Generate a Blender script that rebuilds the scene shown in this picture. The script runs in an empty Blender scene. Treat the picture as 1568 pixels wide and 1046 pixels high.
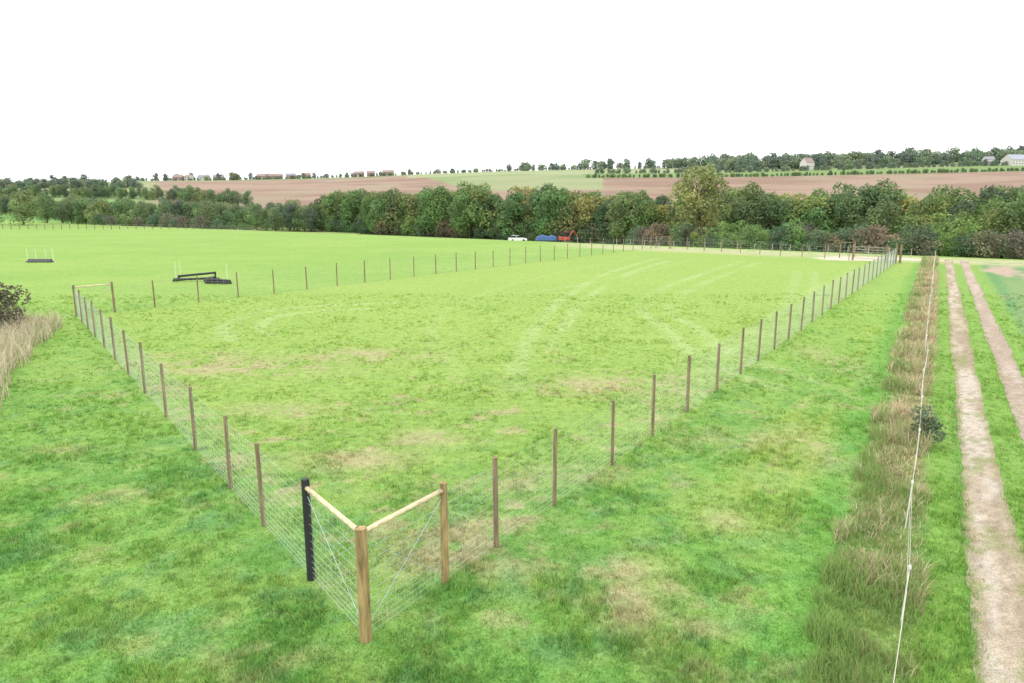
import bpy, math, random
import numpy as np
from mathutils import Vector
random.seed(7); RNG=np.random.default_rng(7)
sc=bpy.context.scene
sc.view_settings.view_transform='Standard'
sc.view_settings.look='None'
sc.view_settings.exposure=0

# ---------------------------------------------------------------- noise
def _h(xi,yi,s):
    a=(xi.astype(np.int64)*374761393+yi.astype(np.int64)*668265263+s*974634777)&0xffffffff
    a=((a^(a>>13))*1274126177)&0xffffffff
    a=((a^(a>>16))*2246822519)&0xffffffff
    return (a^(a>>15))/4294967295.0
def vn(x,y,s=0):
    x=np.asarray(x,float); y=np.asarray(y,float)
    xi=np.floor(x); yi=np.floor(y); fx=x-xi; fy=y-yi
    fx=fx*fx*(3-2*fx); fy=fy*fy*(3-2*fy)
    a=_h(xi,yi,s); b=_h(xi+1,yi,s); c=_h(xi,yi+1,s); d=_h(xi+1,yi+1,s)
    return (a*(1-fx)+b*fx)*(1-fy)+(c*(1-fx)+d*fx)*fy
def fbm(x,y,s=0,o=4):
    t=0;a=.5;n=0
    for i in range(o):
        t=t+a*vn(x*2**i+i*13.7,y*2**i-i*7.3,s+i); n+=a; a*=.55
    return t/n
def ss(a,b,x):
    t=np.clip((x-a)/(b-a),0,1); return t*t*(3-2*t)

# ---------------------------------------------------------------- terrain
def gz(x,y):
    x=np.asarray(x,float); y=np.asarray(y,float)
    q=.59*x+.807*y
    drop=-3.4*ss(85,150,q)
    zr=46+.026*x
    t=np.clip((y-280)/620,0,1)
    t2=np.where(t<.1,t*t*5,t-.05)/.95
    hill=(zr+3.4)*t2
    over=np.where(y>900,-.02*(y-900),0)
    roll=.5*(vn(x/60,y/60,3)-.5)*ss(90,200,np.hypot(x,y))+5*(vn(x/260,y/260,5)-.5)*ss(400,900,y)
    small=.05*(vn(x/4,y/4,9)-.5)
    return drop+hill+over+roll+small
def Z(x,y): return float(gz(x,y))

def seg_dist(x,y,pts):
    d=np.full(np.shape(x),1e9)
    for (ax,ay),(bx,by) in zip(pts[:-1],pts[1:]):
        L=(bx-ax)**2+(by-ay)**2
        t=np.clip(((x-ax)*(bx-ax)+(y-ay)*(by-ay))/L,0,1)
        d=np.minimum(d,np.hypot(x-ax-t*(bx-ax),y-ay-t*(by-ay)))
    return d
def smooth(pts,n=6):
    out=[]
    P=[pts[0]]+list(pts)+[pts[-1]]
    for i in range(1,len(P)-2):
        p0,p1,p2,p3=[np.array(p,float) for p in P[i-1:i+3]]
        for k in range(n):
            t=k/n
            out.append(tuple(.5*((2*p1)+(-p0+p2)*t+(2*p0-5*p1+4*p2-p3)*t*t+(-p0+3*p1-3*p2+p3)*t**3)))
    out.append(tuple(pts[-1])); return out
RUTS=[smooth(p) for p in [
 [(.1,22),(.4,27.4),(2.0,37.6),(4.4,47.8),(9.3,62.1),(16,76)],
 [(1.7,28),(3.5,38),(6.0,47.5),(10.9,61.5),(17.6,75)],
 [(8.8,22),(7.4,27.4),(7.6,33.5),(7.4,38.8),(9.5,46),(14.9,56.5),(24,72)],
 [(10.4,23),(9.0,28),(9.1,33.5),(9.0,38.5),(11.1,45),(16.5,55.5),(25.5,71)],
 [(-12.6,30),(-14.2,33),(-14.6,36),(-13.8,38.8),(-12.0,40.1),(-9,41.2)],
 [(-11.2,31.2),(-12.6,33.6),(-12.9,36),(-12.2,37.6),(-10.6,38.6),(-8,39.4)],
 [(4,20),(7,27),(12,33),(18,44),(26,62)],
 [(5.5,20),(8.5,27),(13.5,33),(19.5,44),(27.5,62)],
 [(14,36),(20,46),(28,58),(34,68)],
 [(-9,41.2),(-3,44),(4,50),(12,62),(20,76)],
 [(-2,24),(-4,34),(-2,46),(4,60),(14,78)],
 [(11,31),(16,38),(23,49),(31,62)],
]]
RW=[.42,.42,.42,.40,.48,.48,.28,.28,.25,.18,.16,.25]
PATCH=[(-10.2,24.8,3.6,1.3,1),(-6.3,26.8,2.2,1.2,.9),(-12.5,26.5,2.5,1.0,.7),(3.4,22.3,2.4,1.2,.9),(-1.0,11.2,1.1,1.0,1.1),(0.2,10.8,.7,.5,.8),
 (1.74,9.35,.45,.8,1.0),(1.6,10.4,.8,.4,.9),(-3.8,15.4,1.4,.7,.8),(-2.3,17,1.0,.6,.7),(2.6,9.9,.4,.3,.6),(2.7,8.8,.4,.3,.6),(1.4,14.6,1.0,.6,.7),
 (-.3,14,1.4,.6,.6),(6,17,2,1,.4),(-6.8,15.5,.8,.4,.6),(-5.2,13.2,.6,.3,.5),(-2.2,13.0,.7,.5,.7),(-7,19.5,1.5,.7,.5),(-11.5,22,.9,.5,.7),
 (7.6,16.0,.6,1.6,.5),(12.5,26,.8,3,.5),(-11,16,1,.4,.4),(-8.2,13.6,.8,.3,.4),(-3.4,8.2,.7,.3,.5),(4.1,12.2,.4,.5,.5)]
GA=(-2.05,8.56); GB=(-23.55,36.49); GC=(20,95.5); GD=(39.4,70.4)
def inside_paddock(x,y):
    P=[GA,GD,GC,GB]; ins=np.ones(np.shape(x),bool)
    for i in range(4):
        a=P[i]; b=P[(i+1)%4]
        ins&=((b[0]-a[0])*(y-a[1])-(b[1]-a[1])*(x-a[0]))>0
    return ins
def lerp(a,b,t): return a*(1-t[...,None])+np.asarray(b)*t[...,None]
def gcol(x,y):
    x=np.asarray(x,float); y=np.asarray(y,float)
    q=.59*x+.807*y; s=x-.615*y; az=x/np.maximum(y,1)
    n1=fbm(x/7,y/7,11); n2=fbm(x/1.1,y/1.1,21,4); n3=fbm(x/25,y/25,31,3); n4=fbm(x/.35,y/.35,41,3)
    far=ss(8,38,y); ins=inside_paddock(x,y)
    c=np.zeros(np.shape(x)+(3,))+np.array((.158,.308,.064))
    c=lerp(c,(.240,.362,.080),far)
    c=lerp(c,(.112,.258,.058),ss(.48,.72,n1)*.38*(1-far*.7))
    c=lerp(c,(.240,.345,.088),ss(.48,.72,n2)*(.5-.25*far))
    c=lerp(c,(.098,.230,.050),ss(.50,.34,n2)*(.42-.25*far))
    c=lerp(c,(.118,.262,.100),ss(.56,.74,fbm(x/.6,y/.6,45,3))*.5*(1-far))
    c=lerp(c,(.27,.36,.12),ss(.56,.74,n4)*.32*(1-far*.5))
    c=lerp(c,(.175,.315,.060),ss(.42,.65,fbm(x/14,y/5,47,3))*.4*far)
    c=lerp(c,(.275,.370,.090),np.where(ins,.5,0.)*ss(.3,.6,n3+.1)*ss(9,20,y))
    lane=ss(-4.6,-3.6,s)*ss(-1.3,-2.4,s)
    c=lerp(c,(.285,.36,.09),lane*ss(.42,.7,fbm(s/1.2,y/8,55))*.6*ss(9,16,y))
    c=lerp(c,(.115,.29,.050),ss(-2.3,-1.7,s)*ss(-.8,-1.2,s)*.55)
    # worn patches
    w=np.zeros(np.shape(x))
    for (px,py,rx,ry,a) in PATCH:
        m=np.exp(-(((x-px)/rx)**2+((y-py)/ry)**2))*a
        w=np.maximum(w,m)
    w=w*ss(.36,.60,n2*.45+n4*.55+.04)
    small=ss(.60,.72,fbm(x/.9,y/.6,49,3))*ss(.42,.6,n4+.05)
    w=np.maximum(w,small*np.where(ins,.7,.38)*ss(34,20,y)*ss(.35,.55,fbm(x/5,y/4,51,2)))
    c=lerp(c,(.37,.325,.185),np.clip(w*1.05,0,.8))
    c=lerp(c,(.08,.18,.04),ss(.72,.85,vn(x/.5,y/.5,77))*.3*ss(20,8,y))
    # wheel marks
    for i,r in enumerate(RUTS):
        m=(x>min(p[0] for p in r)-2)&(x<max(p[0] for p in r)+2)&(y>min(p[1] for p in r)-2)&(y<max(p[1] for p in r)+2)
        if m.any():
            d=seg_dist(x[m],y[m],r)
            k=ss(.62,.08,d)*RW[i]*ss(.25,.6,n2[m]+.08)*ss(.25,.55,n1[m]+.12)
            c[m]=lerp(c[m],(.36,.45,.20),k)
    # strip under the tall grass
    st=ss(-1.2,-.6,s+.7*(n2-.5))*ss(.6,.2,s+.4*(n2-.5))
    c=lerp(c,(.30,.26,.145),st*.75*ss(.25,.5,n1+.15)*(y<76)*(.35+.65*ss(10,17,y)))
    # verges either side of track
    vg=ss(.3,.6,s)*ss(1.2,1.0,s)+ss(3.7,3.9,s)*ss(4.6,4.3,s)+ss(2.0,2.2,s)*ss(2.9,2.7,s)
    c=lerp(c,(.180,.310,.065),vg*.8)
    # crop field
    cf=ss(4.4,4.9,s+.5*(n2-.5))*(q<92)
    cc=np.zeros_like(c)+np.array((.11,.25,.09))
    cc=lerp(cc,(.19,.28,.11),ss(.4,.7,fbm(s/1.0,y/12,91)))
    cc=lerp(cc,(.39,.30,.23),ss(.50,.66,fbm(s/3.,y/9,95)))
    c=c*(1-cf[...,None])+cc*cf[...,None]
    # dry pale margin beyond the paddock, bare ground by the gateway
    mg=ss(80,85,q+2*(n1-.5))*ss(97,91,q)*ss(3,14,x)
    c=lerp(c,(.40,.40,.22),mg*ss(.3,.6,n2+.15)*.9)
    bare=np.exp(-(((x-42.5)/5.5)**2+((y-76-(x-42.5)*-.6)/2.2)**2))
    bare=np.maximum(bare,np.exp(-(((x-37)/3.6)**2+((y-76)/3.4)**2)))
    c=lerp(c,(.54,.49,.38),ss(.3,.6,bare+.25*(n2-.5)))
    # rough margin in front of wood, then tree shade painted into the ground colour
    c=lerp(c,(.36,.36,.18),ss(128,134,q)*ss(.3,.6,n2)*(y<300)*.8)
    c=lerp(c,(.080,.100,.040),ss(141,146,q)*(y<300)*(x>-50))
    pt=ss(6,4,np.hypot((x+66)/1.9,(y-187)/3.4)+1.5*(n1-.5)); c=lerp(c,(.60,.56,.48),pt)
    # ---- distant fields
    fz=ss(300,320,y)
    fc=np.zeros_like(c)+np.array((.20,.26,.11))
    fc=lerp(fc,(.26,.29,.15),ss(.4,.6,fbm(x/90,y/60,61,3)))
    top=np.where(az<-.15,870,np.where(az>.13,690,870-(az+.15)/.09*340))
    top=np.where((az>-.06)&(az<.13),545,top)
    br=(az>-.51)&(y<top)&(y>360)
    k=np.where(br,1.,0.)
    bc=lerp(np.zeros_like(c)+np.array((.235,.160,.115)),(.30,.215,.16),ss(.35,.65,fbm(x/60,y/25,67,4)))
    bc=lerp(bc,(.28,.24,.16),ss(.55,.7,fbm(x/40,y/90,69,3))*.6)
    fc=fc*(1-k[...,None])+bc*k[...,None]
    k=np.where((az>.1)&(y>700)&(y<780),1.,0.)
    fc=lerp(fc,(.17,.26,.09),k)
    fc=lerp(fc,(.30,.34,.18),np.where((az>-.15)&(az<.3)&(y>=780)&(y<900),.7,0.))
    fc=lerp(fc,(.16,.30,.09),np.where((az<-.55)&(y<480),1.,0.))
    c=c*(1-fz[...,None])+fc*fz[...,None]
    return np.clip(c,0,1)

# ---------------------------------------------------------------- helpers
def link(ob,parent=None):
    sc.collection.objects.link(ob)
    if parent: ob.parent=parent
    return ob
def empty(name,loc=(0,0,0),rot=0):
    e=bpy.data.objects.new(name,None); e.location=loc; e.rotation_euler=(0,0,rot); e.empty_display_size=.3
    return link(e)
def npmesh(name,V,F,mats,cols=None,smooth_=False,midx=None):
    me=bpy.data.meshes.new(name)
    if not isinstance(F,list): F=[F]
    F=[f for f in F if len(f)]
    tot=sum(f.size for f in F); nf=sum(len(f) for f in F)
    me.vertices.add(len(V)); me.vertices.foreach_set('co',np.asarray(V,np.float32).ravel())
    me.loops.add(tot); me.loops.foreach_set('vertex_index',np.concatenate([f.ravel() for f in F]).astype(np.int32))
    me.polygons.add(nf)
    ln=np.concatenate([np.full(len(f),f.shape[1]) for f in F]); st=np.concatenate([[0],np.cumsum(ln)[:-1]])
    me.polygons.foreach_set('loop_start',st.astype(np.int32))
    if midx is not None: me.polygons.foreach_set('material_index',np.asarray(midx,np.int32))
    if smooth_: me.polygons.foreach_set('use_smooth',np.ones(nf,bool))
    for m in mats: me.materials.append(m)
    if cols is not None:
        a=me.color_attributes.new('Col','FLOAT_COLOR','POINT')
        cc=np.ones((len(V),4),np.float32); cc[:,:3]=cols
        a.data.foreach_set('color',cc.ravel())
    me.update(calc_edges=True); me.validate()
    return me
class MB:
    """small mesh builder"""
    def __init__(s): s.v=[]; s.f=[]
    def tube(s,p1,p2,r1,r2=None,n=8,cap=True):
        r2=r1 if r2 is None else r2
        p1=Vector(p1); p2=Vector(p2); d=(p2-p1).normalized()
        u=d.orthogonal().normalized(); w=d.cross(u); b=len(s.v)
        for p,r in ((p1,r1),(p2,r2)):
            for i in range(n):
                a=2*math.pi*i/n; s.v.append(tuple(p+u*math.cos(a)*r+w*math.sin(a)*r))
        for i in range(n):
            j=(i+1)%n; s.f.append((b+i,b+j,b+n+j,b+n+i))
        if cap: s.f.append(tuple(b+n+i for i in range(n))); s.f.append(tuple(b+n-1-i for i in range(n)))
    def box(s,c,d,rz=0):
        b=len(s.v); cx,cy,cz=c; dx,dy,dz=[k/2 for k in d]; ca,sa=math.cos(rz),math.sin(rz)
        for z in(-dz,dz):
            for x,y in((-dx,-dy),(dx,-dy),(dx,dy),(-dx,dy)):
                s.v.append((cx+x*ca-y*sa,cy+x*sa+y*ca,cz+z))
        for f in((3,2,1,0),(4,5,6,7),(0,1,5,4),(1,2,6,5),(2,3,7,6),(3,0,4,7)): s.f.append(tuple(b+k for k in f))
    def prism(s,prof,y0,y1,inset=0):
        b=len(s.v); n=len(prof)
        for y in(y0,y1):
            for x,z in prof: s.v.append((x,y,z))
        for i in range(n):
            j=(i+1)%n; s.f.append((b+i,b+j,b+n+j,b+n+i))
        s.f.append(tuple(b+n-1-i for i in range(n))); s.f.append(tuple(b+n+i for i in range(n)))
    def obj(s,name,mat,parent=None,bevel=0,smooth_=False):
        me=bpy.data.meshes.new(name); me.from_pydata(s.v,[],s.f); me.materials.append(mat); me.update()
        import bmesh
        bm=bmesh.new(); bm.from_mesh(me); bmesh.ops.recalc_face_normals(bm,faces=bm.faces); bm.to_mesh(me); bm.free()
        if smooth_:
            for p in me.polygons: p.use_smooth=len(p.vertices)==4
        ob=link(bpy.data.objects.new(name,me),parent)
        if bevel:
            m=ob.modifiers.new('bevel','BEVEL'); m.width=bevel; m.segments=2; m.limit_method='ANGLE'
        return ob

def newmat(name):
    m=bpy.data.materials.new(name); m.use_nodes=True; nt=m.node_tree
    for n in list(nt.nodes): nt.nodes.remove(n)
    return m,nt,nt.nodes,nt.links
def simple(name,col,rough=.7,var=.25,scale=8,metal=0,stretch=(1,1,1),bump=.2):
    m,nt,N,L=newmat(name)
    o=N.new('ShaderNodeOutputMaterial'); b=N.new('ShaderNodeBsdfPrincipled')
    tc=N.new('ShaderNodeTexCoord'); mp=N.new('ShaderNodeMapping'); mp.inputs['Scale'].default_value=stretch
    no=N.new('ShaderNodeTexNoise'); no.inputs['Scale'].default_value=scale; no.inputs['Detail'].default_value=5
    r=N.new('ShaderNodeValToRGB'); r.color_ramp.elements[0].position=.3; r.color_ramp.elements[1].position=.7
    r.color_ramp.elements[0].color=(*[c*(1-var) for c in col],1); r.color_ramp.elements[1].color=(*[min(1,c*(1+var)) for c in col],1)
    bp=N.new('ShaderNodeBump'); bp.inputs['Strength'].default_value=bump; bp.inputs['Distance'].default_value=.02
    L.new(tc.outputs['Object'],mp.inputs['Vector']); L.new(mp.outputs[0],no.inputs['Vector']); L.new(no.outputs['Fac'],r.inputs[0])
    L.new(r.outputs[0],b.inputs['Base Color']); L.new(no.outputs['Fac'],bp.inputs['Height']); L.new(bp.outputs[0],b.inputs['Normal'])
    b.inputs['Roughness'].default_value=rough; b.inputs['Metallic'].default_value=metal
    L.new(b.outputs[0],o.inputs[0]); return m
def attr_mat(name,s1=3.,s2=22.,a1=.25,a2=.35,transl=0.,haze=0.,hazecol=(.55,.62,.68),objvar=0.,mult=1.,bump=.0,spec=.1):
    m,nt,N,L=newmat(name)
    o=N.new('ShaderNodeOutputMaterial'); at=N.new('ShaderNodeAttribute'); at.attribute_name='Col'
    geo=N.new('ShaderNodeNewGeometry'); cur=at.outputs['Color']; lastn=None
    for sc_,am in((s1,a1),(s2,a2)):
        if am<=0: continue
        no=N.new('ShaderNodeTexNoise'); no.inputs['Scale'].default_value=sc_; no.inputs['Detail'].default_value=4; no.inputs['Roughness'].default_value=.65
        L.new(geo.outputs['Position'],no.inputs['Vector'])
        mr=N.new('ShaderNodeMapRange'); mr.inputs[1].default_value=.3; mr.inputs[2].default_value=.7; mr.inputs[3].default_value=1-am; mr.inputs[4].default_value=1+am
        L.new(no.outputs['Fac'],mr.inputs[0])
        mx=N.new('ShaderNodeVectorMath'); mx.operation='SCALE'; L.new(cur,mx.inputs[0]); L.new(mr.outputs[0],mx.inputs['Scale']); cur=mx.outputs[0]; lastn=no
    if objvar>0:
        oi=N.new('ShaderNodeObjectInfo'); r=N.new('ShaderNodeValToRGB'); v=objvar
        els=r.color_ramp.elements; els[0].position=0; els[0].color=(1-v,1-v*.7,1-v*.3,1); els[1].position=1; els[1].color=(1+v*1.1,1+v*.6,1,1)
        for p,cc in((.2,(1.0,1.1,.85,1)),(.4,(1-v*.8,1-v*.1,.95,1)),(.55,(1+v*.6,1+v*.7,1,1)),(.7,(1-v*.5,1-v*.55,1,1)),(.85,(1+v*.5,1,1.05,1))):
            e=els.new(p); e.color=cc
        L.new(oi.outputs['Random'],r.inputs[0])
        mx=N.new('ShaderNodeVectorMath'); mx.operation='MULTIPLY'; L.new(cur,mx.inputs[0]); L.new(r.outputs[0],mx.inputs[1]); cur=mx.outputs[0]
    if mult!=1:
        mx=N.new('ShaderNodeVectorMath'); mx.operation='SCALE'; L.new(cur,mx.inputs[0]); mx.inputs['Scale'].default_value=mult; cur=mx.outputs[0]
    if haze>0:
        mx=N.new('ShaderNodeMix'); mx.data_type='RGBA'; mx.inputs[0].default_value=haze; L.new(cur,mx.inputs[6]); mx.inputs[7].default_value=(*[h*.5 for h in hazecol],1); cur=mx.outputs[2]  # aerial haze painted in: base colour blended towards a pale blue
    b=N.new('ShaderNodeBsdfPrincipled'); b.inputs['Roughness'].default_value=.85; b.inputs['Specular IOR Level'].default_value=spec
    L.new(cur,b.inputs['Base Color'])
    if bump>0 and lastn:
        bp=N.new('ShaderNodeBump'); bp.inputs['Strength'].default_value=bump; bp.inputs['Distance'].default_value=.05
        L.new(lastn.outputs['Fac'],bp.inputs['Height']); L.new(bp.outputs[0],b.inputs['Normal'])
    if transl>0:
        t=N.new('ShaderNodeBsdfTranslucent'); L.new(cur,t.inputs['Color']); ms=N.new('ShaderNodeMixShader'); ms.inputs[0].default_value=transl
        L.new(b.outputs[0],ms.inputs[1]); L.new(t.outputs[0],ms.inputs[2]); L.new(ms.outputs[0],o.inputs[0])
    else: L.new(b.outputs[0],o.inputs[0])
    return m

M_ground=attr_mat('meadow_ground',3.,26.,.17,.34,bump=.4)
M_blade=attr_mat('grass_blades',3.,9.,.12,.0,transl=.38,mult=1.30)
M_leaf=attr_mat('hazed_leaves_mid',.12,1.,.18,0,transl=.32,haze=.15,objvar=.28)
M_leaf2=attr_mat('hazed_leaves_far',.05,1.,.15,0,transl=.28,haze=.25,objvar=.24)
M_leaf3=attr_mat('hazed_leaves_distant',.03,1.,.15,0,transl=.2,haze=.45,objvar=.2)
M_bark=simple('bark',(.13,.105,.075),.9,.4,6,stretch=(1,1,.2))
M_track=attr_mat('track_gravel',4.,38.,.20,.42,bump=.8)
M_post=simple('post_wood',(.225,.165,.10),.85,.4,14,stretch=(1,1,.12))
M_postnew=simple('treated_post_wood',(.33,.235,.10),.8,.5,18,stretch=(1,1,.12),bump=.6)
M_rail=simple('peeled_rail_wood',(.64,.54,.34),.7,.25,12,stretch=(1,1,1))
M_black=simple('creosoted_wood',(.022,.022,.026),.6,.4,12,stretch=(1,1,.15))
M_wire=simple('galvanised_wire',(.46,.54,.53),.5,.1,20,metal=.1)
M_white=simple('white_plastic',(.70,.70,.66),.5,.1,5)
M_tape=simple('fence_tape',(.52,.48,.40),.6,.3,5)
M_greyw=simple('weathered_wood',(.40,.37,.30),.85,.3,9)

# ---------------------------------------------------------------- ground sheet
ys=np.concatenate([np.arange(-40,2,3),np.arange(2,34,.15),np.arange(34,100,.33),np.arange(100,200,1.2),np.arange(200,360,4),np.arange(360,1000,7),np.arange(1000,1600,40),np.arange(1600,6001,400)])
xh=np.concatenate([np.arange(0,26,.17),np.arange(26,60,.5),np.arange(60,160,2.5),np.arange(160,900,10),np.arange(900,1500,50),np.arange(1500,5001,350)])
xs=np.concatenate([-xh[::-1][:-1],xh])
X,Y=np.meshgrid(xs,ys); ZZ=gz(X,Y)
V=np.stack([X,Y,ZZ],-1).reshape(-1,3); C=gcol(X,Y).reshape(-1,3)
nx,ny=len(xs),len(ys); i=np.arange(ny-1)[:,None]*nx+np.arange(nx-1)[None]; i=i.ravel()
F=np.stack([i,i+1,i+nx+1,i+nx],-1)
link(bpy.data.objects.new('ground',npmesh('ground',V,F,[M_ground],C,True)))

# ---------------------------------------------------------------- gravel track (two wheel strips)
tv=[];tf=[];tc=[]
yy=np.arange(-8,75,.08)
for k,(s0,s1) in enumerate(((1.22,2.10),(2.82,3.66))):
    base=sum(len(a) for a in tv)
    nc=11
    e0=s0+.26*(fbm(yy/2.2,yy*0+k,101+k)-.5)+.13*(fbm(yy/.25,yy*0+k,111+k)-.5)
    e1=s1+.26*(fbm(yy/2.2,yy*0+k,105+k)-.5)+.13*(fbm(yy/.25,yy*0+k,115+k)-.5)
    widen=ss(15,5,yy)*(.35 if k==0 else .15); e1=e1+widen
    t=np.linspace(0,1,nc)[None]
    S=e0[:,None]*(1-t)+e1[:,None]*t
    YY=np.repeat(yy[:,None],nc,1); XX=S+.615*YY
    ZT=gz(XX,YY)+.012
    tv.append(np.stack([XX,YY,ZT],-1).reshape(-1,3))
    col=np.zeros(XX.shape+(3,))+np.array((.46,.385,.285))
    nn=fbm(S/.5,YY/1.5,121,4); nf_=fbm(S/.12,YY/.2,131,3)
    col=lerp(col,(.32,.255,.175),ss(.46,.66,nn)*.75)
    col=lerp(col,(.56,.50,.42),ss(.46,.3,nn)*.7)
    col=lerp(col,(.27,.22,.15),ss(.56,.7,nf_)*.5)
    col=lerp(col,(.24,.28,.10),ss(.60,.70,fbm(S/.4,YY/.7,141,3))*.6)
    edge=ss(.26,.0,np.minimum(t,1-t)+.2*(nf_-.5)); col=lerp(col,(.28,.27,.13),edge*.7)
    col=lerp(col,(.42,.33,.28),np.full(XX.shape,.5 if k==1 else 0.))
    tc.append(col.reshape(-1,3))
    n=len(yy); ii=(np.arange(n-1)[:,None]*nc+np.arange(nc-1)[None]).ravel()+base
    tf.append(np.stack([ii,ii+1,ii+nc+1,ii+nc],-1))
link(bpy.data.objects.new('gravel_track',npmesh('gravel_track',np.concatenate(tv),np.concatenate(tf),[M_track],np.concatenate(tc),True)))

# ---------------------------------------------------------------- grass
def blades(name,x,y,h,w,lean,col,mat,two=False,z0=None):
    n=len(x); a=RNG.uniform(0,2*np.pi,n); la=RNG.uniform(0,2*np.pi,n)
    z=gz(x,y) if z0 is None else z0
    dx,dy=np.cos(a)*w/2,np.sin(a)*w/2; lx,ly=np.cos(la)*lean*h,np.sin(la)*lean*h
    hz=h*np.sqrt(np.clip(1-lean**2,.1,1))
    if not two:
        V=np.stack([np.stack([x-dx,y-dy,z-.01],-1),np.stack([x+dx,y+dy,z-.01],-1),np.stack([x+lx,y+ly,z+hz],-1)],1).reshape(-1,3)
        F=[np.arange(3*n).reshape(-1,3)]; C=np.repeat(col,3,0)
    else:
        V=np.stack([np.stack([x-dx,y-dy,z-.01],-1),np.stack([x+dx,y+dy,z-.01],-1),
            np.stack([x+dx*.8+lx*.35,y+dy*.8+ly*.35,z+hz*.62],-1),np.stack([x-dx*.8+lx*.35,y-dy*.8+ly*.35,z+hz*.62],-1),
            np.stack([x+lx*1.1,y+ly*1.1,z+hz],-1)],1).reshape(-1,3)
        b=np.arange(n)*5
        F=[np.stack([b,b+1,b+2,b+3],-1),np.stack([b+3,b+2,b+4],-1)]; C=np.repeat(col,5,0)
    ob=link(bpy.data.objects.new(name,npmesh(name,V,F,[mat],C))); return ob
def ontrack(x,y,m=0.):
    s=x-.615*y; wd=ss(15,5,y)*.35; return ((s>1.25-m)&(s<2.1+wd+m))|((s>2.85-m)&(s<3.65+m))
nc=95000
u=RNG.uniform(0,1,nc); cy=4.5*(46/4.5)**u; cx=RNG.uniform(-1,1,nc)*(cy*.80+3)
k=~ontrack(cx,cy,.03); cx,cy=cx[k],cy[k]
nb=7; tb=RNG.uniform(.68,1.32,len(cx)); th=RNG.uniform(.5,1.6,len(cx)); ty_=RNG.uniform(.82,1.2,len(cx))
x=np.repeat(cx,nb)+RNG.normal(0,.038,len(cx)*nb); y=np.repeat(cy,nb)+RNG.normal(0,.038,len(cx)*nb)
tb=np.repeat(tb,nb); th=np.repeat(th,nb); ty_=np.repeat(ty_,nb)
k=~ontrack(x,y); x,y,tb,th,ty_=x[k],y[k],tb[k],th[k],ty_[k]
ln=fbm(x/1.1,y/1.1,201,3); h=(.03+.075*ss(.35,.75,ln))*RNG.uniform(.6,1.4,len(x))*th
h*=np.where(inside_paddock(x,y),.8,1.)
w=.012+.0006*y
col=gcol(x,y)*(RNG.uniform(.8,1.22,len(x))*tb)[:,None]; col[:,0]*=RNG.uniform(.88,1.12,len(x))*ty_
blades('grass',x,y,h,w,RNG.uniform(.2,.85,len(x)),col,M_blade)
# tufts encroaching on track edges
n=16000; y=3*(50/3)**RNG.uniform(0,1,n); e=RNG.choice([0,1,2,3],n); ev=np.array([1.22,2.12,2.82,3.66])[e]+np.where(e==1,ss(15,5,y)*.35,0); s=ev+RNG.normal(0,.09,n); x=s+.615*y
k=fbm(x/.6,y/.6,222)>.46; x,y=x[k],y[k]
blades('verge_grass',x,y,RNG.uniform(.04,.13,len(x)),np.full(len(x),.018),RNG.uniform(.3,.8,len(x)),np.array((.17,.29,.06))*RNG.uniform(.6,1.3,(len(x),1)),M_blade)
# tall dead grass strip, mixed with green
n=120000; y=3*(76/3)**RNG.uniform(0,1,n); s=RNG.uniform(-1.2,.5,n)
x=s+.615*y; dn=fbm(x/1.1,y/1.1,231,4)
k=(dn+RNG.normal(0,.06,n)>.31+.06*ss(12,8,y)+.24*np.abs((s+.32)/.85)**2); x,y,s,dn=x[k],y[k],s[k],dn[k]
tan=np.array((.45,.36,.23)); grn=np.array((.20,.30,.09)); pal=np.array((.55,.48,.33)); rb=np.array((.34,.245,.165))
zone=fbm(x/.9,y/2.2,233,3)
r=RNG.uniform(0,1,len(x))+.45*ss(17,8,y)+1.0*(zone-.48)+.3*ss(-.3,-1.,s); col=np.where((r<.34)[:,None],tan,np.where((r<.56)[:,None],pal,np.where((r<.74)[:,None],rb,grn)))*RNG.uniform(.8,1.2,(len(x),1))
h=RNG.uniform(.08,.50,len(x))*(.40+.8*ss(.36,.65,dn))*(.65+.35*ss(8,16,y))
blades('tall_dry_grass',x,y,h,.006+.0006*y,RNG.uniform(.1,.9,len(x)),col,M_blade,True)
# dry grass clump on the left edge
n=34000; x=RNG.uniform(-34,-13.5,n); y=RNG.uniform(17,34,n)
edge=-15.2-(y-18.7)*.5+1.6*(fbm(x/2,y/2,241)-.5)
k=(x<edge+RNG.normal(0,.12,n)); x,y=x[k],y[k]
r=RNG.uniform(0,1,len(x)); col=np.where((r<.6)[:,None],np.array((.50,.44,.33)),np.where((r<.85)[:,None],np.array((.40,.32,.23)),grn))*RNG.uniform(.75,1.2,(len(x),1))
blades('tall_dry_grass',x,y,RNG.uniform(.35,1.05,len(x))*(.6+.8*fbm(x/.9,y/.9,243)),np.full(len(x),.030),RNG.uniform(.1,.75,len(x)),col,M_blade,True)

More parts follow.
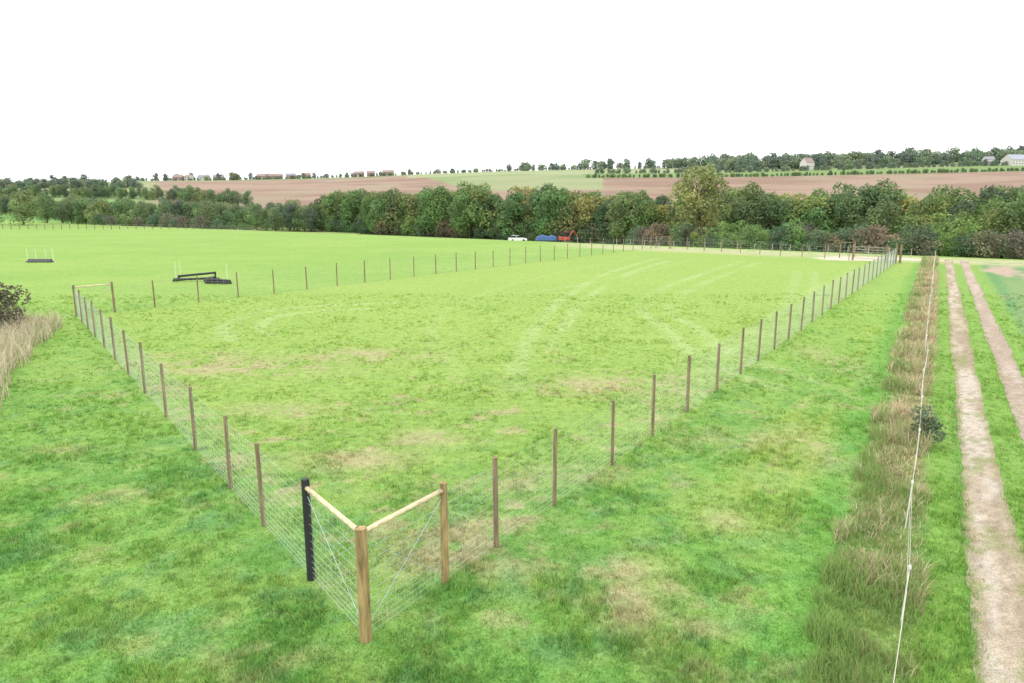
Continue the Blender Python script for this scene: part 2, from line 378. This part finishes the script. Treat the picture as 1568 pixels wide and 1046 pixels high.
# ---------------------------------------------------------------- trees
def tree_mesh(name,seed,H=10.,R=4.,base=.12,nl=2600,ls=.42,nlobe=13,col=(.065,.105,.028),slim=1.,tops=1.):
    rg=np.random.default_rng(seed); mb=MB()
    ch=H*(1-base); lobes=[]
    for i in range(nlobe):
        t=(i+.5)/nlobe; zc=H*base+ch*(.12+.76*t)
        prof=math.sin(math.pi*min(1,.18+.72*t))**.7
        a=rg.uniform(0,2*math.pi); rr=R*prof*rg.uniform(.25,.72)
        lr=R*rg.uniform(.30,.52)*(1-.25*t)
        zc=min(zc,H-lr*.8)
        lobes.append((math.cos(a)*rr,math.sin(a)*rr,max(zc,lr*.75),lr))
    th=H*.7; r0=H*.022
    mb.tube((0,0,-.3),(0.1,0,th*.5),r0,r0*.7,8); mb.tube((0.1,0,th*.5),(0,.15,th),r0*.7,r0*.25,7)
    for (lx,ly,lz,lr) in lobes:
        z0=max(.15*H*rg.uniform(.7,1.2),lz-lr*1.6-1); z0=min(z0,th*.95)
        mb.tube((0.05,0.05,z0),(lx*.85,ly*.85,lz),r0*.35,r0*.08,5,False)
    Vt=np.array(mb.v)
    lobes=np.array(lobes); wgt=lobes[:,3]**2; wgt/=wgt.sum()
    li=rg.choice(len(lobes),nl,p=wgt); L=lobes[li]
    d=rg.normal(size=(nl,3)); d/=np.linalg.norm(d,axis=1)[:,None]
    d[:,2]=np.where((d[:,2]<-.3)&(rg.uniform(size=nl)<.5),-d[:,2],d[:,2])
    rad=L[:,3]*(rg.uniform(.45,1,nl)**.5)*(1+.22*(vn(d[:,0]*3+li*7.1,d[:,1]*3+d[:,2]*2.3,seed)-.3)*2*.6)
    st=rg.uniform(size=nl)<.06; rad=np.where(st,rad*1.22,rad)
    P=L[:,:3]+d*rad[:,None]; P[:,2]=np.maximum(P[:,2],.15)
    nrm=d*.75+np.array((0,0,.25))+rg.normal(size=(nl,3))*.5; nrm/=np.linalg.norm(nrm,axis=1)[:,None]
    u=np.cross(nrm,rg.normal(size=(nl,3))); u/=np.linalg.norm(u,axis=1)[:,None]; v=np.cross(nrm,u)
    sz=ls*rg.uniform(.55,1.35,nl)[:,None]
    Q=np.stack([P-u*sz*.5,P-v*sz*.32+u*sz*.05,P+u*sz*.5,P+v*sz*.32],1).reshape(-1,3)
    lob_b=rg.uniform(.72,1.3,len(lobes))[li]; lob_y=rg.uniform(-.12,.2,len(lobes))[li]
    cc=np.array(col)[None]*(lob_b*rg.uniform(.7,1.35,nl))[:,None]
    cc[:,0]*=1+lob_y+.1*(P[:,2]/H)
    cols=np.concatenate([np.ones((len(Vt),3))*.1,np.repeat(np.clip(cc,0,1),4,0)])
    nv=len(Vt); tfq=np.array([f for f in mb.f if len(f)==4]); oth=[f for f in mb.f if len(f)>4]
    lf=np.arange(nl*4).reshape(-1,4)+nv
    Fl=[tfq]+[np.array([f]) for f in oth]+[lf]
    mi=[0]*(len(tfq)+len(oth))+[1]*nl
    return npmesh(name,np.concatenate([Vt,Q]),Fl,[M_bark,M_leaf],cols,midx=mi)
G1=(.135,.240,.065); G2=(.170,.275,.064); G3=(.100,.185,.070); G4=(.205,.275,.068)
TD=[tree_mesh('tree_a',1,10,3.9,.05,3600,.42,16,G1),tree_mesh('tree_b',2,10,4.4,.04,3800,.44,18,G2),
    tree_mesh('tree_c',3,10,3.4,.06,3200,.40,14,G3),tree_mesh('tree_d',4,10,4.0,.02,3600,.42,17,G1),tree_mesh('tree_e',5,9.5,4.8,.03,3800,.46,17,G4)]
TS=[tree_mesh('shrub_a',11,4,2.6,.0,1500,.30,12,G3),tree_mesh('shrub_b',12,4,2.9,.0,1500,.32,12,(.20,.18,.11)),tree_mesh('shrub_c',13,4.5,2.4,.0,1500,.30,12,G2)]
TL=[tree_mesh('far_tree_a',21,10,6.0,.0,800,1.15,14,G1),tree_mesh('far_tree_b',22,10,5.2,.0,760,1.1,13,G3),tree_mesh('far_tree_c',23,9,7.0,.0,850,1.2,15,G2)]
def inst(me,name,x,y,s,parent,mat,sz=1.,dz=-.2):
    o=bpy.data.objects.new(name,me); o.location=(x,y,Z(x,y)+dz); o.scale=(s*random.uniform(.9,1.15),s*random.uniform(.9,1.15),s*sz)
    o.rotation_euler=(0,0,random.uniform(0,6.28)); link(o,parent)
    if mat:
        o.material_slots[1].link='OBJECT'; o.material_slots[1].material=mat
    return o
def row(name,pl,step,tm,hs,jit,mat,base=10.,offs=(0,),dz=-.2,skip=None):
    """offs > 0 lies to the far side (+y)"""
    e=empty(name); k=0
    for off in offs:
        for a,b in zip(pl[:-1],pl[1:]):
            L=math.hypot(b[0]-a[0],b[1]-a[1]); dx,dy=(b[0]-a[0])/L,(b[1]-a[1])/L; d=random.uniform(0,step)
            nx_,ny_=(-dy,dx) if dx>0 else (dy,-dx)
            while d<L:
                x=a[0]+dx*d+nx_*off+random.uniform(-jit,jit); y=a[1]+dy*d+ny_*off+random.uniform(-jit,jit)
                h=random.uniform(*hs); k+=1
                if not(skip and skip(x,y)):
                    inst(random.choice(tm),'tree_%d'%k,x,y,h/base,e,mat,random.uniform(.92,1.08),dz)
                d+=step*random.uniform(.6,1.4)
    return e
row('woodland_belt',[(15,172),(-30,212),(-70,252)],4.4,TD,(11.0,15.0),1.8,None,10.,(1,6,11),-.4)
row('woodland_belt',[(165,70),(90,116),(15,172)],4.2,TD,(10.8,13.8),1.8,None,10.,(1,6,11),-.4)
row('woodland_edge_shrubs',[(165,70),(90,116),(15,172),(-30,212),(-70,252)],3.4,TS+TD[:1],(3.6,7.0),1.0,None,4.6,(-2.2,))
row('hedge_shrubs',[(120,62),(72,88),(50,104),(38,118),(24,138)],3.0,TS,(2.8,5.0),1.4,None,4.0,(0,4,9))
row('woodland_belt',[(150,62),(78,100),(60,112)],4.6,TD,(8.0,11),2,None,10.,(2,8),-.4)
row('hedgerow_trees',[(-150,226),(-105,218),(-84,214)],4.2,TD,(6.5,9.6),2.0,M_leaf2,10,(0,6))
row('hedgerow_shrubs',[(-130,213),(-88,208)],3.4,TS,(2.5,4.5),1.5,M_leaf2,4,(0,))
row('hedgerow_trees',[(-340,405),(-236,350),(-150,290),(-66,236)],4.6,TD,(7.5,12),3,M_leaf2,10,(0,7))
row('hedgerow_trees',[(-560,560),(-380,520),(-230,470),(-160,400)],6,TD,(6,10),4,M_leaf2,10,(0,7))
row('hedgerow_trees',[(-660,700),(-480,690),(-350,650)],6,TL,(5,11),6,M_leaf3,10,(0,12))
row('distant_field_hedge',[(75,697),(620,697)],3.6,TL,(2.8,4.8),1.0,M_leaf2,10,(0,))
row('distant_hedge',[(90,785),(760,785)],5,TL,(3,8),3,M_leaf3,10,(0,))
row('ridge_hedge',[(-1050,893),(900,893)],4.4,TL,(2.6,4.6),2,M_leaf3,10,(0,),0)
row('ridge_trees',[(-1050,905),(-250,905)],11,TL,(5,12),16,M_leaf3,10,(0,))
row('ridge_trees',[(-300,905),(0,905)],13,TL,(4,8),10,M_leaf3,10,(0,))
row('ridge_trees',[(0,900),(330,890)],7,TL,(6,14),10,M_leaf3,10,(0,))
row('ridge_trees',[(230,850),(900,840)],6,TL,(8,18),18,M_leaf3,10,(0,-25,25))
ash=tree_mesh('ash_tree',33,15,5.6,.16,5800,.48,22,(.32,.32,.105)); inst(ash,'ash_tree',35.5,132,1.06,None,None)
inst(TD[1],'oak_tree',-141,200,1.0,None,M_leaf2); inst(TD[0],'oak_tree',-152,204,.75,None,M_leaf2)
pop=tree_mesh('poplar_tree',41,16,1.8,.03,500,.9,12,G3)
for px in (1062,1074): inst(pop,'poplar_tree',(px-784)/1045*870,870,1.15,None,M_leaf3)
bl=tree_mesh('bramble_bush',51,2.6,1.5,.0,2600,.13,12,(.13,.10,.055)); inst(bl,'bramble_bush',-24.5,31.8,1.1,None,None,dz=0)
sh=tree_mesh('elder_bush',52,.9,.45,.05,750,.075,10,(.09,.155,.075)); inst(sh,'elder_bush',10.45,16.6,1.1,None,None,dz=0)

# ---------------------------------------------------------------- paddock fence
HP=1.64
def net(mb,p,q,far):
    L=math.hypot(q[0]-p[0],q[1]-p[1]); dm=math.hypot(*p); r=.0021+.00006*max(0,dm-15) if not far else .0042
    zs=[.06,.15,.24,.34,.45,.57,.70,.84,.99,1.15,1.34,1.52]
    if far: zs=zs[::2]+[1.52]
    za,zb=Z(*p),Z(*q)
    for z in zs:
        mb.tube((p[0],p[1],za+z),(q[0],q[1],zb+z),r,r,3,False)
    n=max(1,int(L/(.17 if not far else .35)))
    for i in range(n):
        t=(i+.5)/n; x=p[0]+(q[0]-p[0])*t; y=p[1]+(q[1]-p[1])*t; z=za+(zb-za)*t
        mb.tube((x,y,z+.05),(x,y,z+1.52),r*.8,r*.8,3,False)
def post(mb,x,y,h,r,n=10,lean=.015):
    z=Z(x,y); lx,ly=random.uniform(-lean,lean)*h,random.uniform(-lean,lean)*h
    mb.tube((x,y,z-.2),(x+lx,y+ly,z+h-.02),r*1.04,r*.97,n,False)
    mb.tube((x+lx,y+ly,z+h-.02),(x+lx,y+ly,z+h),r*.97,r*.85,n)
def at(a,b,d):
    L=math.hypot(b[0]-a[0],b[1]-a[1]); return (a[0]+(b[0]-a[0])*d/L,a[1]+(b[1]-a[1])*d/L)
def fence(a,b,dists,far,pr=.043):
    e=empty('wire_fence'); mb=MB(); nb=MB(); pts=[a]+[at(a,b,d) for d in dists]+[b]
    for p in pts[1:-1]:
        post(mb,p[0],p[1],HP*random.uniform(.96,1.04),pr*random.uniform(.9,1.1))
    for p,q in zip(pts[:-1],pts[1:]): net(nb,p,q,far)
    mb.obj('posts',M_post,e,0,True); nb.obj('netting',M_wire,e)
    return e
LA=math.hypot(GB[0]-GA[0],GB[1]-GA[1]); LB=math.hypot(GD[0]-GA[0],GD[1]-GA[1])
ty=.7926
dl=[(yv-8.56)/ty for yv in (12.02,13.75,16.14,18.8,21.3,23.7,26.1,28.4,30.6,32.6,34.6)]
e1=fence(GA,GB,dl,False)
dr=[(yv-8.56)/.828 for yv in (11.19,12.88,15.1,17.11,19.3,21.6,23.87,25.86,28.0,30.15)]
dr=dr+list(np.arange(dr[-1]+2.7,LB-2,2.7))
e2=fence(GA,GD,dr,False)
L3=math.hypot(GC[0]-GB[0],GC[1]-GB[1]); e3=fence(GB,GC,list(np.arange(4.2,L3-1.5,2.7)),True,.045)
L4=math.hypot(GC[0]-GD[0],GC[1]-GD[1]); e4=fence(GD,GC,list(np.arange(4.8,L4-1,2.7)),True,.045)
cor=empty('corner_strainer_assembly')
def strut(mb,p,q,h1,h2,r): mb.tube((p[0],p[1],Z(*p)+h1),(q[0],q[1],Z(*q)+h2),r,r*.95,10)
sl=at(GA,GB,2.0); sr=at(GA,GD,1.75)
m=MB(); post(m,GA[0],GA[1],1.70,.084,16,0); m.obj('corner_post',M_postnew,cor,0,True)
m=MB(); post(m,sl[0],sl[1],1.74,.066,14,.0); m.obj('left_strainer_post',M_black,cor,0,True)
m=MB(); post(m,sr[0],sr[1],1.72,.064,14,.0); m.obj('right_strainer_post',M_postnew,cor,0,True)
m=MB(); strut(m,GA,sl,1.62,1.60,.038); strut(m,GA,sr,1.62,1.60,.038); m.obj('top_rails',M_rail,cor,0,True)
m=MB()
for s_ in (sl,sr):
    strut(m,GA,s_,.15,1.5,.004); strut(m,(GA[0]+.02,GA[1]),(s_[0]+.02,s_[1]),1.5,.15,.003)
m.obj('brace_wires',M_wire,cor)
def brace(name,a,b,h=1.7,mp=M_post,mr=M_post,r=.06):
    e=empty(name); m=MB(); post(m,a[0],a[1],h,r,12,0); post(m,b[0],b[1],h,r,12,0); m.obj('posts',mp,e,0,True)
    m=MB(); strut(m,a,b,h-.12,h-.12,.04); m.obj('top_rail',mr,e,0,True)
    m=MB(); strut(m,a,b,.15,h-.2,.005); m.obj('brace_wire',M_wire,e)
brace('fence_brace',GB,at(GB,GC,1.95),1.72,M_post,M_rail)
brace('fence_brace',GC,at(GC,GD,2.4),1.75)
gt=empty('field_gate'); m=MB()
for d,h in ((0,2.0),(.5,1.9),(-.9,1.7)):
    p=(GD[0]+d*.83,GD[1]-d*.2); post(m,p[0],p[1],h,.11,12,0)
g1=at(GD,GC,1.0); g2=at(GD,GC,4.4)
post(m,g1[0],g1[1],1.8,.09,10,0); post(m,g2[0],g2[1],1.8,.09,10,0); m.obj('gate_posts',M_post,gt,0,True)
m=MB()
for z in (.3,.6,.9,1.2,1.5): m.tube((g1[0],g1[1],z),(g2[0],g2[1],z),.025,.025,6)
m.tube((g1[0],g1[1],.3),(g2[0],g2[1],1.5),.022,.022,6)
m.obj('gate_bars',M_greyw,gt,0,True)
brace('fence_brace',(37.0,77.5),(39.2,78.6),1.8)

# electric tape fence on the verge
el=empty('electric_fence'); m=MB(); t=MB(); prev=None
for yv in list(np.arange(3.2,76,2.9)):
    yv+=random.uniform(-.15,.15); x=.615*yv+.12+random.uniform(-.05,.05); z=Z(x,yv); lx=random.uniform(-.05,.05)
    m.tube((x,yv,z-.1),(x+lx,yv,z+.98),.011,.008,6); m.box((x+lx,yv,z+.93),(.035,.03,.05))
    cur=(x+lx,yv,z)
    if prev:
        for hz in (.9,.55):
            n=5
            for i in range(n):
                a=i/n;b=(i+1)/n; sg=lambda u:-.10*u*(1-u)
                A=tuple(prev[j]+(cur[j]-prev[j])*a for j in range(3)); B=tuple(prev[j]+(cur[j]-prev[j])*b for j in range(3))
                t.tube((A[0],A[1],A[2]+hz+sg(a)),(B[0],B[1],B[2]+hz+sg(b)),.0038,.0038,4,False)
    prev=cur
m.obj('plastic_posts',M_white,el); t.obj('tape',M_tape,el)
# boundary post line beyond the paddock
bf=empty('boundary_fence'); m=MB(); t=MB(); prev=None
for i in range(22):
    x=8+i*1.75; y=(88.5-.59*x)/.807; z=Z(x,y); m.tube((x,y,z-.1),(x,y,z+1.1),.035,.03,6)
    if prev:
        for hz in(.5,1.0): t.tube((prev[0],prev[1],prev[2]+hz),(x,y,z+hz),.004,.004,4,False)
    prev=(x,y,z)
m.obj('posts',M_greyw,bf); t.obj('wires',M_white,bf)
pr=empty('post_and_rail_fence'); m=MB(); prev=None
for i in range(62):
    x=-185+i*2.05; y=163+3*math.sin(i*.06)+ (i*.06); z=Z(x,y); m.box((x,y,z+.6),(.11,.11,1.3))
    if prev:
        for hz in(.45,.8,1.13): m.tube((prev[0],prev[1]-.08,prev[2]+hz),(x,y-.08,z+hz),.032,.032,4,False)
    prev=(x,y,z)
m.obj('posts_and_rails',simple('dark_rail_wood',(.19,.17,.145),.9,.3,4),pr)

# ---------------------------------------------------------------- jumps
def jump(x,y,rz,logs,feet,wings,sc_=1.,mat=None):
    e=empty('cross_country_jump',(x,y,Z(x,y)),rz); e.scale=(sc_,sc_,sc_); m=MB()
    for (p,q,r) in logs: m.tube(p,q,r,r*.9,12)
    for (fx,fy,fh) in feet:
        m.tube((fx-.35,fy,.08),(fx+.35,fy,.08),.09,.09,8); m.tube((fx,fy,.0),(fx,fy,fh),.09,.08,8)
    m.obj('logs',mat or M_black,e,.02)
    m=MB()
    for (wx,wy,h) in wings: m.tube((wx,wy,0),(wx,wy,h),.024,.02,8); m.box((wx,wy,.03),(.3,.08,.05))
    m.obj('marker_poles',M_white,e)
jump(-25.0,53.7,.12,[((-1.65,-.5,.22),(1.5,-.6,.30),.11),((-1.6,.5,.40),(1.5,1.3,.62),.11),((1.3,1.35,.2),(1.4,-.7,.32),.11),((-1.6,-.6,.15),(-1.6,.7,.2),.11)],
     [(-1.5,.5,.5),(1.4,1.3,.65),(1.3,-.6,.3)],[(-1.75,.5,1.7),(-1.45,.8,1.7)],.88)
jump(-22.5,51.9,-.12,[((-1.1,.25,.36),(1.25,.1,.26),.12),((-1.0,-.2,.16),(1.2,-.3,.15),.12)],[(-.9,.2,.4),(1.0,.1,.35)],[(.7,.6,1.8)],.85)
jump(-49.3,71.5,.05,[((-1.2,.1,.25),(1.2,.1,.25),.12),((-1.2,-.2,.12),(1.2,-.2,.12),.10)],[(-1,.1,.3),(1,.1,.3)],[(-1.3,.2,1.5),(-.5,.3,1.4),(.5,.3,1.4),(1.3,.2,1.5)],1.,simple('grey_log_wood',(.10,.10,.105),.8,.3,6))

# ---------------------------------------------------------------- vehicles
M_carw=simple('white_car_paint',(.78,.79,.80),.25,.02,3); M_glass=simple('dark_glass',(.03,.035,.04),.1,.05,3)
M_tyre=simple('tyre_rubber',(.02,.02,.02),.9,.1,9); M_blue=simple('blue_tarpaulin',(.07,.14,.36),.6,.3,3)
M_red=simple('red_machine_paint',(.42,.075,.05),.5,.15,3); M_steel=simple('dark_steel',(.06,.06,.065),.5,.2,5)
cx_,cy_=1.3,161
car=empty('parked_car',(cx_,cy_,Z(cx_,cy_)),.15)
m=MB(); m.prism([(-2.1,.28),(2.1,.28),(2.15,.62),(2.0,.80),(1.1,.95),(-1.95,.98),(-2.15,.8)],-.86,.86); m.obj('body',M_carw,car,.06)
m=MB(); m.prism([(1.05,.93),(.35,1.42),(-1.35,1.46),(-1.95,.97)],-.74,.74); m.obj('windows',M_glass,car,.04)
m=MB(); m.prism([(.30,1.425),(.2,1.47),(-1.3,1.51),(-1.4,1.465)],-.72,.72)
for px in(-.45,):
    for sy in(-.75,.75): m.box((px,sy,1.2),(.08,.02,.5))
m.obj('roof',M_carw,car,.02)
m=MB()
for wx in(-1.3,1.3):
    for sy in(-.88,.68): m.tube((wx,sy,.31),(wx,sy+.2,.31),.31,.31,16)
m.obj('wheels',M_tyre,car)
tx_,ty_=7.9,159.5
trl=empty('covered_trailer',(tx_,ty_,Z(tx_,ty_)),-.08)
m=MB(); m.prism([(-2.4,.55),(2.4,.55),(2.45,1.2),(1.7,1.75),(.2,1.5),(-.8,1.85),(-2.1,1.45),(-2.45,1.1)],-1,1); m.obj('tarpaulin_load',M_blue,trl,.12)
m=MB(); m.box((0,0,.48),(5,2,.14)); m.tube((2.4,0,.45),(3.5,0,.4),.05,.05,6)
for wx in(-.5,.4):
    for sy in(-1.1,.9): m.tube((wx,sy,.33),(wx,sy+.2,.33),.33,.33,14)
m.obj('chassis_and_wheels',M_steel,trl)
ex_,ey_=12.1,155
ex=empty('excavator',(ex_,ey_,Z(ex_,ey_)),.3)
m=MB()
for sy in(-.85,.85): m.prism([(-1.3,.15),(-1.1,0),(1.1,0),(1.3,.15),(1.3,.5),(1.1,.65),(-1.1,.65),(-1.3,.5)],sy-.22,sy+.22)
m.box((0,0,.55),(1.2,1.4,.3)); m.obj('tracks',M_steel,ex,.03)
m=MB(); m.box((-.3,0,1.15),(2.0,1.6,.8)); m.prism([(-1.5,.85),(-1.1,.8),(-1.1,1.6),(-1.5,1.5)],-.75,.75)
m.tube((.7,.3,1.1),(1.9,.3,2.9),.17,.13,6); m.tube((1.9,.3,2.9),(2.9,.3,1.5),.13,.10,6); m.obj('body_and_boom',M_red,ex,.04)
m=MB(); m.prism([(-.5,1.57),(.55,1.57),(.5,2.55),(-.45,2.55)],-.75,.15); m.obj('cab',M_glass,ex,.05)
m=MB(); m.box((0,-.3,2.6),(1.1,1.0,.08)); m.obj('cab_roof',M_red,ex,.02)
m=MB(); m.prism([(2.6,1.5),(3.1,1.5),(3.15,.9),(2.7,.75),(2.45,1.0)],.0,.6); m.obj('bucket',M_steel,ex,.02)

# ---------------------------------------------------------------- houses on the ridge
M_brick=simple('red_brick',(.34,.24,.20),.9,.12,2); M_roof=simple('tile_roof',(.29,.22,.20),.9,.15,2); M_slate=simple('slate_roof',(.26,.27,.30),.8,.12,2)
M_render=simple('pale_render',(.58,.56,.52),.9,.05,2); M_win=simple('window_glass',(.12,.13,.14),.2,.1,3); M_grey=simple('barn_sheet_roof',(.30,.33,.38),.6,.08,1)
def house(name,x,y,w,d,h,rh,rz,mw,mr):
    e=empty(name,(x,y,Z(x,y)-.5),rz)
    m=MB(); m.box((0,0,h/2-.5),(w,d,h+1))
    b=len(m.v); m.v+=[(-w/2,-d/2,h),(-w/2,d/2,h),(-w/2,0,h+rh),(w/2,-d/2,h),(w/2,d/2,h),(w/2,0,h+rh)]; m.f+=[(b,b+1,b+2),(b+3,b+5,b+4)]
    m.obj('walls',mw,e)
    m=MB()
    for sy in(-1,1):
        b=len(m.v); o=.4
        lo=(sy*(d/2+o),h-o*rh/(d/2))
        for xx in(-w/2-.3,w/2+.3):
            m.v+=[(xx,lo[0],lo[1]+.04),(xx,0,h+rh+.04),(xx,0,h+rh+.24),(xx,lo[0],lo[1]+.24)]
        m.f+=[(b,b+1,b+2,b+3),(b+4,b+7,b+6,b+5),(b,b+4,b+5,b+1),(b+3,b+2,b+6,b+7),(b,b+3,b+7,b+4)]
    m.obj('roof',mr,e)
    m=MB(); m.box((w*.3,0,h+rh+.5),(.9,.7,1.8)); m.obj('chimney',M_brick,e)
    m=MB(); nwin=max(2,int(w/3.2))
    for f in range(2 if h>4 else 1):
        for i in range(nwin):
            if f==0 and i==nwin//2: continue
            m.box((-w/2+w*(i+.5)/nwin,-d/2-.03,1.5+f*2.7),(1.3,.1,1.2))
    m.obj('windows',M_win,e)
    m=MB(); m.box((-w/2+w*(nwin//2+.5)/nwin,-d/2-.04,1.05),(1.0,.1,2.1)); m.obj('door',M_white,e)
for px,w in ((287,12),(303,9),(325,14),(347,12),(372,10),(412,13),(430,20),(455,12),(478,9),(556,12),(574,10),(600,14)):
    yv=random.uniform(896,902); house('brick_house',(px-784)/1045*yv,yv,w,8,4.4,2.8,random.uniform(-.25,.25),random.choice([M_brick,M_brick,M_render]),random.choice([M_roof,M_slate,M_roof]))
house('white_house',(1222-784)/1045*800,800,13,9,8.5,5,.5,M_render,M_roof)
house('white_house',(1490-784)/1045*790,790,10,8,7,3,-.2,M_render,M_slate)
house('farm_barn',(1545-784)/1045*788,788,44,18,6,5.5,.05,M_render,M_grey)
house('farm_barn',(1128-784)/1045*875,875,22,10,4,3,.05,M_brick,M_slate)

# ---------------------------------------------------------------- light
w=bpy.data.worlds.new("World"); sc.world=w; w.use_nodes=True; nt=w.node_tree; N=nt.nodes; L=nt.links
for n in list(N): N.remove(n)
SE,SR=math.radians(52),math.radians(215)
sky=N.new('ShaderNodeTexSky'); sky.sky_type='NISHITA'; sky.sun_disc=False; sky.sun_elevation=SE; sky.sun_rotation=SR
hs=N.new('ShaderNodeHueSaturation'); hs.inputs['Saturation'].default_value=.2; L.new(sky.outputs[0],hs.inputs['Color'])
mx=N.new('ShaderNodeMix'); mx.data_type='RGBA'; mx.inputs[0].default_value=.85
vm=N.new('ShaderNodeVectorMath'); vm.operation='SCALE'; vm.inputs[0].default_value=(1,1.0,1.01); vm.inputs['Scale'].default_value=22
L.new(hs.outputs[0],mx.inputs[6]); L.new(vm.outputs[0],mx.inputs[7])
bg=N.new('ShaderNodeBackground'); bg.inputs[1].default_value=.1; L.new(mx.outputs[2],bg.inputs[0])
o=N.new('ShaderNodeOutputWorld'); L.new(bg.outputs[0],o.inputs[0])
sd=bpy.data.lights.new('sun','SUN'); sd.energy=.8; sd.angle=math.radians(30); sd.color=(1,.97,.92)
so=link(bpy.data.objects.new('sun',sd))
dirv=Vector((math.sin(SR)*math.cos(SE),math.cos(SR)*math.cos(SE),math.sin(SE)))
so.rotation_euler=dirv.to_track_quat('Z','Y').to_euler(); so.location=(0,0,60)
# ---------------------------------------------------------------- camera
cd=bpy.data.cameras.new('camera'); cd.lens=24; cd.sensor_width=36; cd.clip_end=9000; cd.clip_start=.1
co=link(bpy.data.objects.new('camera',cd)); co.location=(0,0,6); co.rotation_euler=(math.radians(90-11.42),0,0)
sc.camera=co
